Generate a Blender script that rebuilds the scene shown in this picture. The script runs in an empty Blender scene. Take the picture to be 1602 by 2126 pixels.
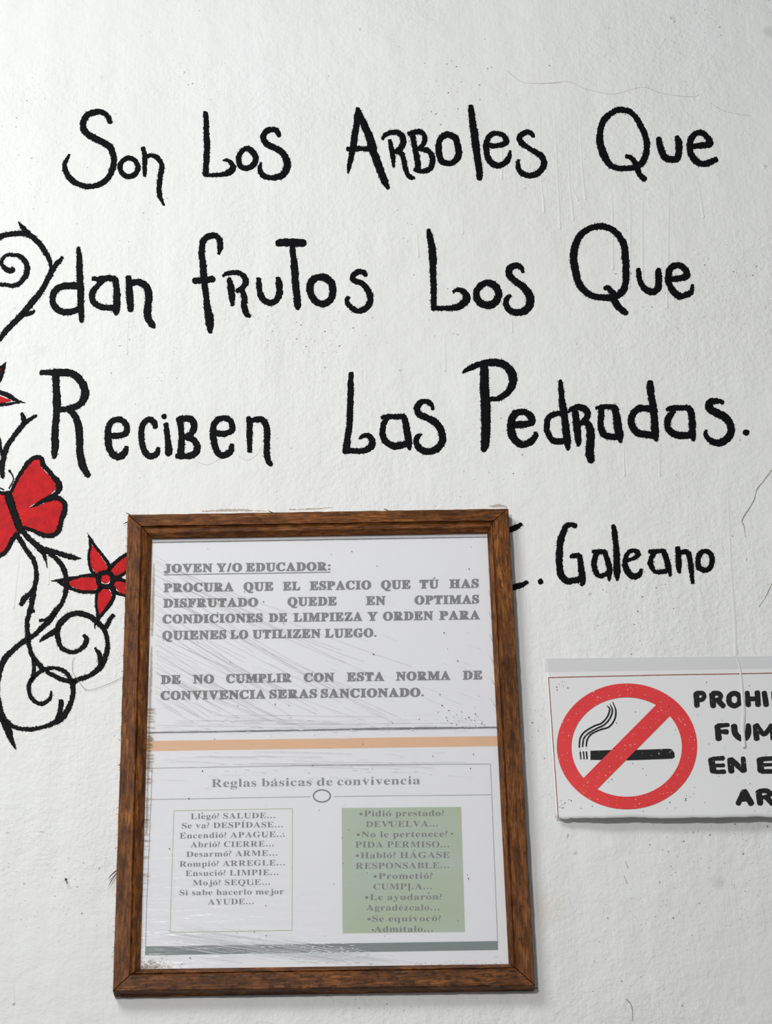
import bpy, math, random
from mathutils import Vector
sc = bpy.context.scene
C = sc.collection

# ------------------------------------------------------------------ camera
F = 5500.0                     # focal length in pixels of a 1602 x 2126 frame
PITCH, ROLL = math.radians(31.4), math.radians(1.35)
CAM = Vector((0.0, -1.98, 1.20))
fw = Vector((0, math.cos(PITCH), math.sin(PITCH)))
r0 = Vector((1, 0, 0)); u0 = Vector((0, -math.sin(PITCH), math.cos(PITCH)))
rt = r0 * math.cos(ROLL) - u0 * math.sin(ROLL)
up = u0 * math.cos(ROLL) + r0 * math.sin(ROLL)
cd = bpy.data.cameras.new('camera'); cam = bpy.data.objects.new('camera', cd); C.objects.link(cam)
from mathutils import Matrix
cam.matrix_world = Matrix(((rt.x, up.x, -fw.x, CAM.x), (rt.y, up.y, -fw.y, CAM.y), (rt.z, up.z, -fw.z, CAM.z), (0, 0, 0, 1)))
cd.sensor_fit = 'VERTICAL'; cd.sensor_height = 24.0; cd.lens = F * 24.0 / 2126.0
sc.camera = cam

def P(x, y, d=0.0):
    """point of the wall (or of a surface d metres in front of it) at a spot measured on the wall"""
    v = fw + rt * ((x - 801.0) / F) - up * ((y - 1063.0) / F)
    t = (-d - CAM.y) / v.y
    return CAM + v * t

# ------------------------------------------------------------------ world, lights, exposure
w = bpy.data.worlds.new('world'); sc.world = w; w.use_nodes = True
bg = w.node_tree.nodes['Background']; bg.inputs[0].default_value = (0.93, 0.97, 1.0, 1); bg.inputs[1].default_value = 0.19
def area(name, loc, target, size, power, col=(1, 1, 1), size_y=None):
    l = bpy.data.lights.new(name, 'AREA'); l.energy = power; l.color = col; l.size = size
    if size_y: l.shape = 'RECTANGLE'; l.size_y = size_y
    o = bpy.data.objects.new(name, l); C.objects.link(o); o.location = loc
    o.rotation_euler = (Vector(target) - Vector(loc)).to_track_quat('-Z', 'Y').to_euler()
    return o
area('flash_light', (-0.36, -1.60, 2.22), (0, 0, 2.35), 0.12, 9.0, (1.0, 0.995, 0.975))
area('window_light', (-0.82, -1.08, 3.12), (-0.05, 0, 2.4), 0.6, 11.5, (0.975, 0.99, 1.0), 0.55)
sc.view_settings.view_transform = 'Standard'; sc.view_settings.look = 'None'
sc.view_settings.exposure = 0.18; sc.view_settings.gamma = 1.0; sc.view_settings.use_curve_mapping = False

# ------------------------------------------------------------------ helpers
def lin(c):
    return tuple(((v / 255.0) / 12.92 if v / 255.0 <= 0.04045 else ((v / 255.0 + 0.055) / 1.055) ** 2.4) for v in c)
class NT:
    def __init__(s, name):
        s.m = bpy.data.materials.new(name); s.m.use_nodes = True; s.t = s.m.node_tree
        s.b = s.t.nodes['Principled BSDF']; s.out = s.t.nodes['Material Output']
        s.tc = s.t.nodes.new('ShaderNodeTexCoord')
    def n(s, typ, **kw):
        nd = s.t.nodes.new('ShaderNode' + typ)
        for k, v in kw.items():
            if k.startswith('i_'): nd.inputs[k[2:].replace('_', ' ')].default_value = v
            else: setattr(nd, k, v)
        return nd
    def l(s, a, b): s.t.links.new(a, b)
    def mapping(s, scale, rot=(0, 0, 0)):
        mp = s.n('Mapping'); mp.inputs['Scale'].default_value = scale; mp.inputs['Rotation'].default_value = rot
        s.l(s.tc.outputs['Object'], mp.inputs['Vector']); return mp.outputs[0]
    def noise(s, vec, scale, detail=4, rough=0.55):
        nd = s.n('TexNoise'); nd.inputs['Scale'].default_value = scale; nd.inputs['Detail'].default_value = detail
        nd.inputs['Roughness'].default_value = rough; s.l(vec, nd.inputs['Vector']); return nd.outputs[0]
    def ramp(s, fac, stops):
        r = s.n('ValToRGB'); e = r.color_ramp.elements
        while len(e) < len(stops): e.new(0.5)
        for el, (p, c) in zip(e, stops): el.position = p; el.color = (c if len(c) == 4 else tuple(c) + (1,))
        s.l(fac, r.inputs[0]); return r.outputs[0]
    def mix(s, fac, a, b, mode='MIX'):
        m = s.n('MixRGB', blend_type=mode)
        for k, v in zip((0, 1, 2), (fac, a, b)):
            if isinstance(v, (int, float)): m.inputs[k].default_value = v
            elif isinstance(v, tuple): m.inputs[k].default_value = (v if len(v) == 4 else v + (1,))
            else: s.l(v, m.inputs[k])
        return m.outputs[0]
    def math(s, op, a, b=0.0):
        m = s.n('Math', operation=op)
        for k, v in zip((0, 1), (a, b)):
            if isinstance(v, (int, float)): m.inputs[k].default_value = v
            else: s.l(v, m.inputs[k])
        return m.outputs[0]
    def bump(s, h, strength, dist, prev=None):
        b = s.n('Bump'); b.inputs['Strength'].default_value = strength; b.inputs['Distance'].default_value = dist
        s.l(h, b.inputs['Height'])
        if prev: s.l(prev, b.inputs['Normal'])
        return b.outputs[0]
    def set(s, col=None, rough=0.6, normal=None, spec=0.4):
        if col is not None:
            if isinstance(col, tuple): s.b.inputs['Base Color'].default_value = col if len(col) == 4 else col + (1,)
            else: s.l(col, s.b.inputs['Base Color'])
        s.b.inputs['Roughness'].default_value = rough; s.b.inputs['Specular IOR Level'].default_value = spec
        if normal: s.l(normal, s.b.inputs['Normal'])
        return s.m
W1, K0 = (1, 1, 1), (0, 0, 0)

def specks(s, vec, scale, r, prob, soft=0.25):
    """sparse small dots"""
    v = s.n('TexVoronoi'); v.inputs['Scale'].default_value = scale; s.l(vec, v.inputs['Vector'])
    rnd = s.n('SeparateColor'); s.l(v.outputs['Color'], rnd.inputs[0])
    on = s.math('LESS_THAN', rnd.outputs[0], prob)
    rad = s.math('MULTIPLY', rnd.outputs[1], r)
    d = s.math('LESS_THAN', v.outputs['Distance'], rad)
    return s.math('MULTIPLY', on, d)

def wall_material():
    s = NT('whitewashed_plaster'); ob = s.tc.outputs['Object']
    fl = s.mapping((1, 0.0, 1))
    streak = s.noise(s.mapping((38, 0, 1.6)), 1.0, 5, 0.6)
    base = s.mix(s.ramp(streak, [(0.35, K0), (0.7, W1)]), lin((231, 231, 228)), lin((237, 237, 236)))
    blotch = s.noise(fl, 3.2, 4, 0.6)
    base = s.mix(s.ramp(blotch, [(0.45, K0), (0.75, (0.35, 0.35, 0.35))]), base, lin((222, 221, 213)))
    cl = s.ramp(s.noise(fl, 7.0, 2, 0.5), [(0.50, K0), (0.62, W1)])
    sp1 = s.math('MULTIPLY', specks(s, fl, 230, 0.20, 0.16), cl)
    sp2 = specks(s, fl, 130, 0.10, 0.06)
    sp3 = s.math('MULTIPLY', specks(s, fl, 480, 0.28, 0.2), cl)
    base = s.mix(s.math('MULTIPLY', sp1, 0.75), base, lin((96, 74, 48)))
    base = s.mix(s.math('MULTIPLY', sp3, 0.45), base, lin((120, 100, 70)))
    base = s.mix(s.math('MULTIPLY', sp2, 0.6), base, lin((70, 66, 60)))
    # grey thumb smudges
    for (px, py, r, a) in ((1491, 1831, 13, .25), (1595, 65, 14, .3), (213, 161, 9, .1), (1538, 2080, 10, .12), (88, 727, 12, .10), (1342, 2070, 8, .12), (1128, 1885, 38, -.22), (1135, 2070, 25, -.15), (1330, 2124, 40, -.12)):
        q = P(px, py); sub = s.n('VectorMath', operation='DISTANCE'); s.l(fl, sub.inputs[0]); sub.inputs[1].default_value = (q.x, 0, q.z)
        k = s.ramp(s.math('DIVIDE', sub.outputs['Value'], r / 2550.0 * 1.6), [(0.0, (abs(a),) * 3), (1.0, K0)])
        base = s.mix(k, base, lin((120, 120, 118)) if a > 0 else lin((200, 184, 140)))
    big = s.noise(fl, 30, 5, 0.6)
    mid = s.noise(fl, 210, 4, 0.55)
    mask = s.ramp(s.noise(fl, 5.5, 3, 0.5), [(0.38, (0.12,) * 3), (0.62, W1)])
    brush = s.noise(s.mapping((330, 0, 14)), 1.0, 3, 0.6)
    fine = s.noise(fl, 620, 3, 0.6)
    n = s.bump(big, 0.6, 0.0045)
    n = s.bump(s.math('MULTIPLY', mid, mask), 0.6, 0.0020, n)
    n = s.bump(brush, 0.3, 0.0008, n)
    n = s.bump(fine, 0.25, 0.0004, n)
    return s.set(base, 0.55, n, 0.3)
def black_paint():
    s = NT('black_brush_paint'); ob = s.tc.outputs['Object']
    c = s.mix(s.ramp(s.noise(ob, 260, 4, 0.7), [(0.45, K0), (0.8, (0.5,) * 3)]), lin((13, 13, 15)), lin((32, 33, 35)))
    return s.set(c, 0.5, s.bump(s.noise(ob, 400, 3), 0.4, 0.0006), 0.06)
def red_paint():
    s = NT('red_brush_paint'); ob = s.tc.outputs['Object']
    c = s.mix(s.ramp(s.noise(ob, 90, 5, 0.65), [(0.35, K0), (0.7, W1)]), lin((172, 18, 24)), lin((214, 22, 28)))
    return s.set(c, 0.5, s.bump(s.noise(ob, 300, 3), 0.4, 0.0006), 0.12)
def plain(name, rgb, rough=0.6, var=0.0, scale=200, spec=0.3):
    s = NT(name); c = lin(rgb)
    if var: c = s.mix(s.noise(s.tc.outputs['Object'], scale, 4, 0.6), tuple(v * (1 - var) for v in c), tuple(min(1, v * (1 + var)) for v in c))
    return s.set(c, rough, None, spec)
def wood(name, vertical, dots=False, blotch=0.5):
    s = NT(name)
    sc_ = (140, 80, 16) if vertical else (16, 80, 140)
    g = s.noise(s.mapping(sc_), 1.6, 6, 0.65)
    g2 = s.noise(s.mapping(tuple(v * 4 for v in sc_)), 1.2, 4, 0.6)
    c = s.ramp(g, [(0.28, lin((74, 40, 16))), (0.50, lin((132, 78, 34))), (0.74, lin((184, 116, 58)))])
    c = s.mix(s.ramp(g2, [(0.40, (0.75,) * 3), (0.62, K0)]), c, lin((58, 34, 18)))
    dirt = s.ramp(s.noise(s.mapping((30, 30, 14) if vertical else (14, 30, 30)), 2.2, 7, 0.75), [(0.50, K0), (0.66, (blotch,) * 3)])
    c = s.mix(dirt, c, lin((34, 22, 14)))
    fs = 260 if not dots else 330
    sp = s.ramp(s.noise(s.mapping((fs, fs, fs * .5) if vertical else (fs * .5, fs, fs)), 1.0, 4, 0.7), [(0.50 if dots else 0.54, K0), (0.62, (0.75 if dots else 0.45,) * 3)])
    c = s.mix(sp, c, lin((40, 24, 14)))
    return s.set(c, 0.5, s.bump(g2, 0.35, 0.0006), 0.16)
def film_material():
    s = NT('clear_plastic_film')
    tr = s.n('BsdfTransparent'); df = s.n('BsdfDiffuse'); df.inputs[0].default_value = (0.8, 0.8, 0.82, 1)
    gl = s.n('BsdfGlossy'); gl.inputs['Roughness'].default_value = 0.22
    b = s.bump(s.noise(s.mapping((25, 1, 160), (0, 0.14, 0)), 1.0, 4, 0.6), 0.5, 0.001); s.l(b, gl.inputs['Normal'])
    m1 = s.n('MixShader'); m1.inputs[0].default_value = 0.12; s.l(tr.outputs[0], m1.inputs[1]); s.l(df.outputs[0], m1.inputs[2])
    m2 = s.n('MixShader'); m2.inputs[0].default_value = 0.018; s.l(m1.outputs[0], m2.inputs[1]); s.l(gl.outputs[0], m2.inputs[2])
    s.l(m2.outputs[0], s.out.inputs[0]); return s.m
def see_through(name, rgb, a, rough=0.5):
    s = NT(name); s.set(lin(rgb), rough); s.b.inputs['Alpha'].default_value = a; return s.m
def worn_print(name, rgb, amt, back=(224, 224, 222), sc_=(500, 500, 330)):
    s = NT(name)
    n1 = s.ramp(s.noise(s.mapping(sc_), 1.0, 3, 0.6), [(0.66 - amt, K0), (0.70 - amt, W1)])
    c = s.mix(s.math('MULTIPLY', n1, 0.85), s.mix(s.noise(s.mapping((60, 60, 60)), 1, 3), tuple(v * 0.9 for v in lin(rgb)), tuple(min(1, v * 1.12) for v in lin(rgb))), lin(back))
    return s.set(c, 0.45, None, 0.4)
M = dict(wall=wall_material(), black=black_paint(), red=red_paint(),
         drip=plain('wall_paint_drip', (228, 228, 225), 0.5, spec=0.3), white=plain('white_wall_paint', (236, 236, 234), 0.4, spec=0.5), crackc=plain('plaster_crack', (150, 148, 142), 0.8, 0.2),
         pencil=plain('faint_pencil', (176, 172, 162), 0.8, 0.1), tan=see_through('tan_stain', (176, 150, 116), 0.45),
         woodv=wood('stained_wood_upright', True), woodh=wood('stained_wood_crosswise', False, False, 0.5),
         woodb=wood('soiled_wood_crosswise', False, True, 0.8), dark=plain('dark_wood_dirt', (40, 26, 16), 0.7, 0.2),
         paper=plain('white_paper', (242, 241, 243), 0.55, 0.012, 40), ink=plain('grey_toner', (88, 86, 87), 0.6, 0.06, 300),
         ink2=plain('dark_grey_toner', (72, 72, 70), 0.6, 0.06, 300), inkg=plain('green_grey_toner', (104, 110, 104), 0.6, 0.05),
         orange=plain('faded_orange_print', (234, 178, 120), 0.55, 0.06, 60), dgreen=plain('dark_green_print', (76, 98, 90), 0.55, 0.06, 120),
         lgreen=None, outline=plain('pale_green_print', (176, 188, 146), 0.6, 0.05), film=film_material(),
         scr=see_through('brown_scratch', (120, 92, 84), 0.30), glint=plain('painted_white_glint', (250, 250, 252), 0.15, spec=1.0),  # the white one is a highlight colour for sparkles on the film
         milkglint=see_through('milky_crease_glint', (246, 246, 250), 0.42, 0.2), glue=see_through('yellowed_glue', (150, 116, 60), 0.42),  # the milky one paints shine along the film's folds
         signpaper=plain('sign_paper', (230, 230, 229), 0.45, 0.012, 25, 0.4), tape=see_through('clear_tape', (206, 206, 206), 0.2, 0.2),
         redprint=worn_print('worn_red_print', (226, 60, 62), -0.04), blackprint=worn_print('worn_black_print', (22, 21, 22), -0.02),
         redline=plain('dark_red_line', (150, 66, 54), 0.6, 0.1), metal=plain('dark_nail_metal', (40, 38, 38), 0.35, spec=0.6),
         floorm=plain('grey_concrete', (150, 148, 142), 0.8, 0.08, 12), fibre=plain('grey_thread', (150, 140, 122), 0.8))
def lg():
    s = NT('pale_green_panel')
    f = s.ramp(s.noise(s.mapping((5, 1, 9)), 1.3, 4, 0.6), [(0.40, K0), (0.66, W1)])
    return s.set(s.mix(f, lin((172, 192, 170)), lin((168, 184, 140))), 0.6)
M['lgreen'] = lg()

def link(name, verts, faces, mat, parent=None, smooth=False):
    me = bpy.data.meshes.new(name); me.from_pydata([tuple(v) for v in verts], [], faces); me.update()
    me.materials.append(mat)
    if smooth:
        for p in me.polygons: p.use_smooth = True
    o = bpy.data.objects.new(name, me); C.objects.link(o)
    if parent is not None: o.parent = parent; 
    return o
def thing(name, label, cat, group=None):
    o = bpy.data.objects.new(name, None); C.objects.link(o); o.empty_display_size = 0.05
    o['label'] = label; o['category'] = cat
    if group: o['group'] = group
    return o
def settle(root):
    """move the empty of a finished thing to the base of its parts"""
    bpy.context.view_layer.update()
    pts = []
    def walk(o):
        if o.type == 'MESH': pts.extend(v.co for v in o.data.vertices)
        for c in o.children: walk(c)
    walk(root)
    b = Vector(((min(p.x for p in pts) + max(p.x for p in pts)) / 2, max(p.y for p in pts), min(p.z for p in pts)))
    root.location = b
    for c in root.children: c.matrix_parent_inverse = Matrix.Translation(-b)

def parse(s, crop):
    x0, y0, k = crop; out = []; wd = 10.0
    for tok in s.split():
        v = [float(a) for a in tok.split(',')]
        if len(v) > 2: wd = v[2]
        out.append((x0 + v[0] / k, y0 + v[1] / k, wd / k))
    return out
def spline(pts, closed=False, step=1.3):
    n = len(pts); out = []
    seg = n if closed else n - 1
    for i in range(seg):
        g = lambda j: pts[j % n] if closed else pts[max(0, min(n - 1, j))]
        a, b, c, d = g(i - 1), g(i), g(i + 1), g(i + 2)
        L = math.hypot(c[0] - b[0], c[1] - b[1]); m = max(1, int(L / step))
        for q in range(m):
            t = q / m
            out.append(tuple(0.5 * ((2 * b[e]) + (c[e] - a[e]) * t + (2 * a[e] - 5 * b[e] + 4 * c[e] - d[e]) * t * t + (3 * b[e] - a[e] - 3 * c[e] + d[e]) * t ** 3) for e in (0, 1, 2)))
    if not closed: out.append(pts[-1])
    return out
def vnoise(rng, n, period):
    k = int(n / period) + 3; v = [rng.uniform(-1, 1) for _ in range(k)]
    o = []
    for i in range(n):
        t = i / period; a = int(t); f = t - a; f = f * f * (3 - 2 * f)
        o.append(v[a] * (1 - f) + v[a + 1] * f)
    return o
class Paint:
    """collects brush strokes (each a low ridge of paint) into one mesh"""
    def __init__(s, base=0.00012, h=0.0004, surf=None):
        s.v = []; s.f = []; s.grow = 0.0; s.base = base; s.h = h; s.k = 0
        s.surf = surf or (lambda x, y: 0.0)
    def pt(s, x, y, d): s.v.append(P(x, y, d + s.surf(x, y))); return len(s.v) - 1
    def stroke(s, pts, closed=False, rough=1.0, seed=0, cap=True, flecks=True, step=1.3):
        rng = random.Random(seed + 17 * s.k + int(pts[0][0] * 7 + pts[0][1] * 3)); s.k += 1
        h = s.h + 0.00003 * (s.k % 5)
        c = spline(pts, closed, step); n = len(c)
        if cap and not closed:                      # rounded ends
            def ext(p, q):
                L = math.hypot(p[0] - q[0], p[1] - q[1]) or 1; dx, dy = (p[0] - q[0]) / L, (p[1] - q[1]) / L; r = p[2] * 0.5
                return [(p[0] + dx * r * a * 0.75, p[1] + dy * r * a * 0.75, max(0.5, p[2] * math.sqrt(max(0, 1 - a * a)))) for a in (0.35, 0.65, 0.85, 0.97)]
            c = list(reversed(ext(c[0], c[1]))) + c + ext(c[-1], c[-2]); n = len(c)
        N = []
        for j in range(2):
            a = vnoise(rng, n, 7.0); b = vnoise(rng, n, 2.2); d = vnoise(rng, n, 1.0)
            N.append([(0.55 * a[i] + 0.65 * b[i] + 0.6 * d[i]) * rough + s.grow for i in range(n)])
        rows = []
        for i in range(n):
            p = c[i]; q = c[(i + 1) % n if closed else min(n - 1, i + 1)]; o = c[i - 1 if (closed or i > 0) else 0]
            dx, dy = q[0] - o[0], q[1] - o[1]; L = math.hypot(dx, dy) or 1; nx, ny = -dy / L, dx / L
            wl = max(0.3, p[2] / 2 + N[0][i]); wr = max(0.3, p[2] / 2 + N[1][i])
            e = 0.72
            rows.append((s.pt(p[0] + nx * wl, p[1] + ny * wl, s.base), s.pt(p[0] + nx * wl * e, p[1] + ny * wl * e, s.base + h),
                         s.pt(p[0] - nx * wr * e, p[1] - ny * wr * e, s.base + h), s.pt(p[0] - nx * wr, p[1] - ny * wr, s.base)))
            if flecks and p[2] > 3 and rng.random() < 0.42 * rough:
                sg = rng.choice((-1, 1)); dd = (wl if sg > 0 else wr) + rng.uniform(0.2, 1.7); r = rng.uniform(0.25, 0.75)
                cx, cy = p[0] + nx * dd * sg + rng.uniform(-.6, .6), p[1] + ny * dd * sg + rng.uniform(-.6, .6)
                tx, ty = dx / L, dy / L; l = r * rng.uniform(1, 2.4)
                ids = [s.pt(cx + tx * l, cy + ty * l, s.base), s.pt(cx + nx * r, cy + ny * r, s.base + h * .3), s.pt(cx - tx * l, cy - ty * l, s.base), s.pt(cx - nx * r, cy - ny * r, s.base + h * .3)]
                s.f.append(tuple(ids))
        m = n if closed else n - 1
        for i in range(m):
            a, b = rows[i], rows[(i + 1) % n]
            for j in range(3): s.f.append((a[j], b[j], b[j + 1], a[j + 1]))
        return s
    def blob(s, x, y, r, ry=None, rough=0.8, seed=0):
        rng = random.Random(int(x * 3 + y)); ry = ry or r; n = 22
        nz = vnoise(rng, n + 1, 2.0)
        a = [s.pt(x + math.cos(i * math.tau / n) * (r + nz[i] * rough), y + math.sin(i * math.tau / n) * (ry + nz[i] * rough), s.base) for i in range(n)]
        b = [s.pt(x + math.cos(i * math.tau / n) * (r * .7), y + math.sin(i * math.tau / n) * (ry * .7), s.base + s.h) for i in range(n)]
        for i in range(n): s.f.append((a[i], a[(i + 1) % n], b[(i + 1) % n], b[i]))
        s.f.append(tuple(b)); return s
    def fill(s, pts, smooth=True, rim=0.0):
        if smooth: pts = [(p[0], p[1]) for p in spline([(p[0], p[1], 1) for p in pts], True, 4.0)]
        ids = [s.pt(p[0], p[1], s.base + s.h) for p in pts]
        s.f.append(tuple(ids)); return s
    def build(s, name, mat, parent): 
        o = link(name, s.v, s.f, mat, parent)
        return o
def tess(o):
    """cut big outlines into clean triangles"""
    import bmesh
    bm = bmesh.new(); bm.from_mesh(o.data); bmesh.ops.triangulate(bm, faces=[f for f in bm.faces if len(f.verts) > 4]); bm.to_mesh(o.data); bm.free(); return o

# ------------------------------------------------------------------ the wall and its own marks
def wall():
    X, Z, T = 3.2, 4.6, 0.15
    v = [(-X, 0, 0), (X, 0, 0), (X, 0, Z), (-X, 0, Z), (-X, T, 0), (X, T, 0), (X, T, Z), (-X, T, Z)]
    f = [(0, 1, 2, 3), (5, 4, 7, 6), (4, 0, 3, 7), (1, 5, 6, 2), (3, 2, 6, 7), (4, 5, 1, 0)]
    o = link('wall_back', v, f, M['wall']); o['kind'] = 'structure'; return o
WALL = wall()
fl = link('floor', [(-3.2, 0, 0), (-3.2, -4, 0), (3.2, -4, 0), (3.2, 0, 0), (-3.2, 0, -.1), (-3.2, -4, -.1), (3.2, -4, -.1), (3.2, 0, -.1)],
          [(0, 1, 2, 3), (7, 6, 5, 4), (0, 4, 5, 1), (1, 5, 6, 2), (2, 6, 7, 3), (3, 7, 4, 0)], M['floorm']); fl['kind'] = 'structure'

def drip(pts, wd=5.0, bead=6.0, parent=WALL, surf=None, base=0.0, h=0.0003, mat='drip'):
    p = Paint(base, h, surf)
    q = [(x, y, (1.5 + (wd - 1.5) * min(1, i / max(1, len(pts) - 1) * 1.6))) for i, (x, y) in enumerate(pts)]
    sm = spline(q, False, 3.0); v = []; f = []; n = 7
    for i, (x, y, ww) in enumerate(sm):
        t = i / (len(sm) - 1); r = ww / 2
        if t > 0.93: r = bead / 2 * (1 if t < 0.985 else 0.55)
        hh = h * (0.15 + 0.85 * t) * (1.5 if t > 0.93 else 1)
        for j in range(n):
            a = math.pi * j / (n - 1)
            v.append(P(x - math.cos(a) * r, y, base + (surf(x, y) if surf else 0) + math.sin(a) * hh))
    for i in range(len(sm) - 1):
        for j in range(n - 1): f.append((i * n + j, (i + 1) * n + j, (i + 1) * n + j + 1, i * n + j + 1))
    f.append(tuple((len(sm) - 1) * n + j for j in range(n)))
    return link('paint_drip', v, f, M[mat] if mat != 'wall' else M['wall'], parent, True)
for pts in ([(1120, 210), (1123, 375), (1127, 410), (1129, 442)], [(1150, 200), (1156, 350), (1160, 430), (1162, 476)], [(1176, 240), (1182, 380), (1187, 430), (1190, 458)],
            [(1203, 230), (1208, 350), (1215, 414)], [(1184, 378), (1190, 398), (1200, 416)], [(1266, 360), (1269, 400), (1271, 440), (1272, 560)],
            [(1301, 362), (1306, 420), (1308, 455), (1306, 600)], [(1331, 375), (1337, 410), (1333, 440), (1334, 600)], [(1382, 345), (1389, 385), (1388, 430), (1384, 640)],
            [(1446, 360), (1452, 400), (1460, 452)], [(958, 430), (960, 465), (960, 486)], [(864, 470), (867, 510), (868, 534)], [(1061, 650), (1062, 672), (1063, 690)],
            [(922, 700), (924, 740), (923, 771)], [(1294, 900), (1295, 960), (1296, 988)], [(1368, 930), (1368, 960), (1369, 988)], [(268, 640), (264, 700), (263, 735)],
            [(45, 1105), (36, 1190), (28, 1262)], [(104, 1150), (101, 1190), (100, 1214)], [(28, 2040), (29, 2065), (28, 2083)], [(1040, 200), (1042, 330), (1041, 372)]):
    drip(pts)
drip([(1508, 960), (1512, 1060), (1517, 1180), (1524, 1280), (1527, 1362)], 7, 8, base=0.0)
for s_ in ('1602,975,2.2 1586,997 1571,1017 1564,1040 1552,1060,2.6 1540,1080 1544,1092,1.4 1547,1115,.8', '1602,1211,1.6 1591,1235 1574,1262,1', '1300,2075,2 1311,2090 1313,2120,1.6',
           '1297,1789,1 1304,1803', '1295,1819,1 1302,1834'):
    Paint(0.00002, 0.00005).stroke(parse(s_, (0, 0, 1)), rough=0.5, flecks=False).build('crack', M['crackc'], WALL)
cc = (1102, 0, 3.204)
for s_ in ('-160,470,2 -60,545 70,555 250,545 360,590 550,625 740,580 870,620 1060,645 1120,628', '1190,680,2 1290,740 1460,770', '60,555,2 200,552', '850,330,2 895,255'):
    Paint(0.00002, 0.00005).stroke(parse(s_, cc), rough=0.25, flecks=False, cap=False).build('hairline', M['pencil'], WALL)
cc = (60, 740, 2.9667)
Paint(0.00002, 0.00004).stroke(parse('1040,650,2 1100,668 1160,640 1200,610', cc), rough=.2, flecks=False).build('hairline', M['pencil'], WALL)
Paint(0.00002, 0.00004).stroke(parse('1290,610,2 1340,640 1400,610 1430,560', cc), rough=.2, flecks=False).build('hairline', M['pencil'], WALL)
for s_ in ('420,1062,2 480,1059,5 520,1060,3 552,1061,1', '690,1054,1 640,1057,3 600,1058,2', '1015,1051,2 1035,1050,6 1052,1053,2'):
    Paint(0.00002, 0.00004).stroke(parse(s_, (0, 0, 1)), rough=1.2).build('tan_smear', M['tan'], WALL)

def lump(x, y, rx, ry, h):
    v, f = [], []; rng = random.Random(int(x)); n = 18
    for r in (1, .82, .6, .35, .12):
        for i in range(n):
            a = i * math.tau / n; q = 1 + .12 * math.sin(3 * a + x) + .08 * math.sin(5 * a + y)
            v.append(P(x + rx * r * q * math.cos(a), y + ry * r * q * math.sin(a), h * (1 - r * r) ** 1.0))
    for k in range(4):
        for i in range(n): f.append((k * n + i, (k + 1) * n + i, (k + 1) * n + (i + 1) % n, k * n + (i + 1) % n))
    f.append(tuple(4 * n + i for i in range(n)))
    return link('plaster_lump', v, f, M['drip'], WALL, True)
for a_ in ((1392, 38, 9, 7, .0006), (1397, 44, 5, 4, .0009), (745, 61, 5, 4, .0005), (1586, 345, 6, 6, .0006), (1192, 1770, 6, 5, .0005), (1177, 1734, 3, 6, .0008), (1222, 1232, 6, 5, .0006),
           (86, 1726, 9, 3, .0004), (15, 1728, 6, 3, .0004), (28, 2083, 4, 4, .0009), (1548, 1160, 3, 4, .0005), (30, 640, 7, 4, .0003), (560, 1540, 2, 2, .0001)):
    lump(*a_)

# ------------------------------------------------------------------ hand-painted lettering
C1, C2, C3 = (100, 200, 2.9667), (700, 200, 3.4826), (1200, 200, 3.985)
C4, C5, C6 = (90, 460, 2.8105), (560, 460, 2.8105), (1150, 440, 3.5442)
C7, C8, C9, C10 = (60, 740, 2.9667), (680, 730, 3.3375), (1130, 770, 3.394), (1040, 1060, 3.3375)
C11, C12, C13, C14 = (0, 440, 5.596), (0, 740, 5.596), (0, 1080, 5.7214), (0, 1240, 5.7214)
def word(label, crop, letters, group=None):
    """letters: list of lists of strokes; a leading 'o' closes the stroke, a leading 'b' is a dab"""
    t = thing('painted_word', label, 'lettering', 'black hand-painted words on the white wall')
    for L in letters:
        cr = crop
        if isinstance(L, tuple): cr, L = L
        p = Paint(); p.grow = 0.5
        for s in L:
            if s[0] == 'o': p.stroke(parse(s[1:], cr), True, rough=1.05)
            elif s[0] == 'b':
                a = parse(s[1:], cr)[0]; p.blob(a[0], a[1], a[2] / 2)
            else: p.stroke(parse(s, cr), rough=1.05)
        p.build('letter', M['black'], t)
    settle(t); return t
word('short black painted word Son, leftmost of the top line of writing', C1, [
  ['382,158,30 365,120,32 330,97,34 290,97,36 250,110,36 220,145,36 215,190,38 235,225,38 285,258,40 340,285,40 385,320,40 403,375,38 398,440,36 370,500,34 320,540,32 250,557,30 185,540,32 135,505,34 105,455,32 102,415,24 120,380,20 134,358,6'],
  ['o500,378,30 535,395 553,435 540,475 500,494 460,478 443,435 460,395'],
  ['585,318,26 592,360,28 594,430,26 595,490,16', '600,372,26 640,365,24 680,385,28 700,430,30 690,500,32 682,560,28 690,620,26 712,668,14']])
word('black painted word Los in the top line, between Son and Arboles', C1, [
  ['962,95,14 968,112,30 972,150,32 975,230,34 978,300,38 975,380,36 970,440,34 968,480,34', '965,483,24 1020,484,24 1080,480,28 1122,462,38 1138,435,34 1120,405,24 1095,392,14 1076,396,6'],
  ['o1222,320,32 1262,345,36 1278,390,36 1255,430,34 1215,443,32 1182,425,32 1171,385,32 1187,345,30'],
  ['1422,242,24 1408,214,34 1380,204,34 1342,217,34 1324,250,36 1342,288,36 1390,315,38 1435,340,38 1465,385,42 1470,435,42 1448,478,40 1400,500,34 1345,498,32 1312,475,34 1302,440,26 1312,408,10']])
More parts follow.
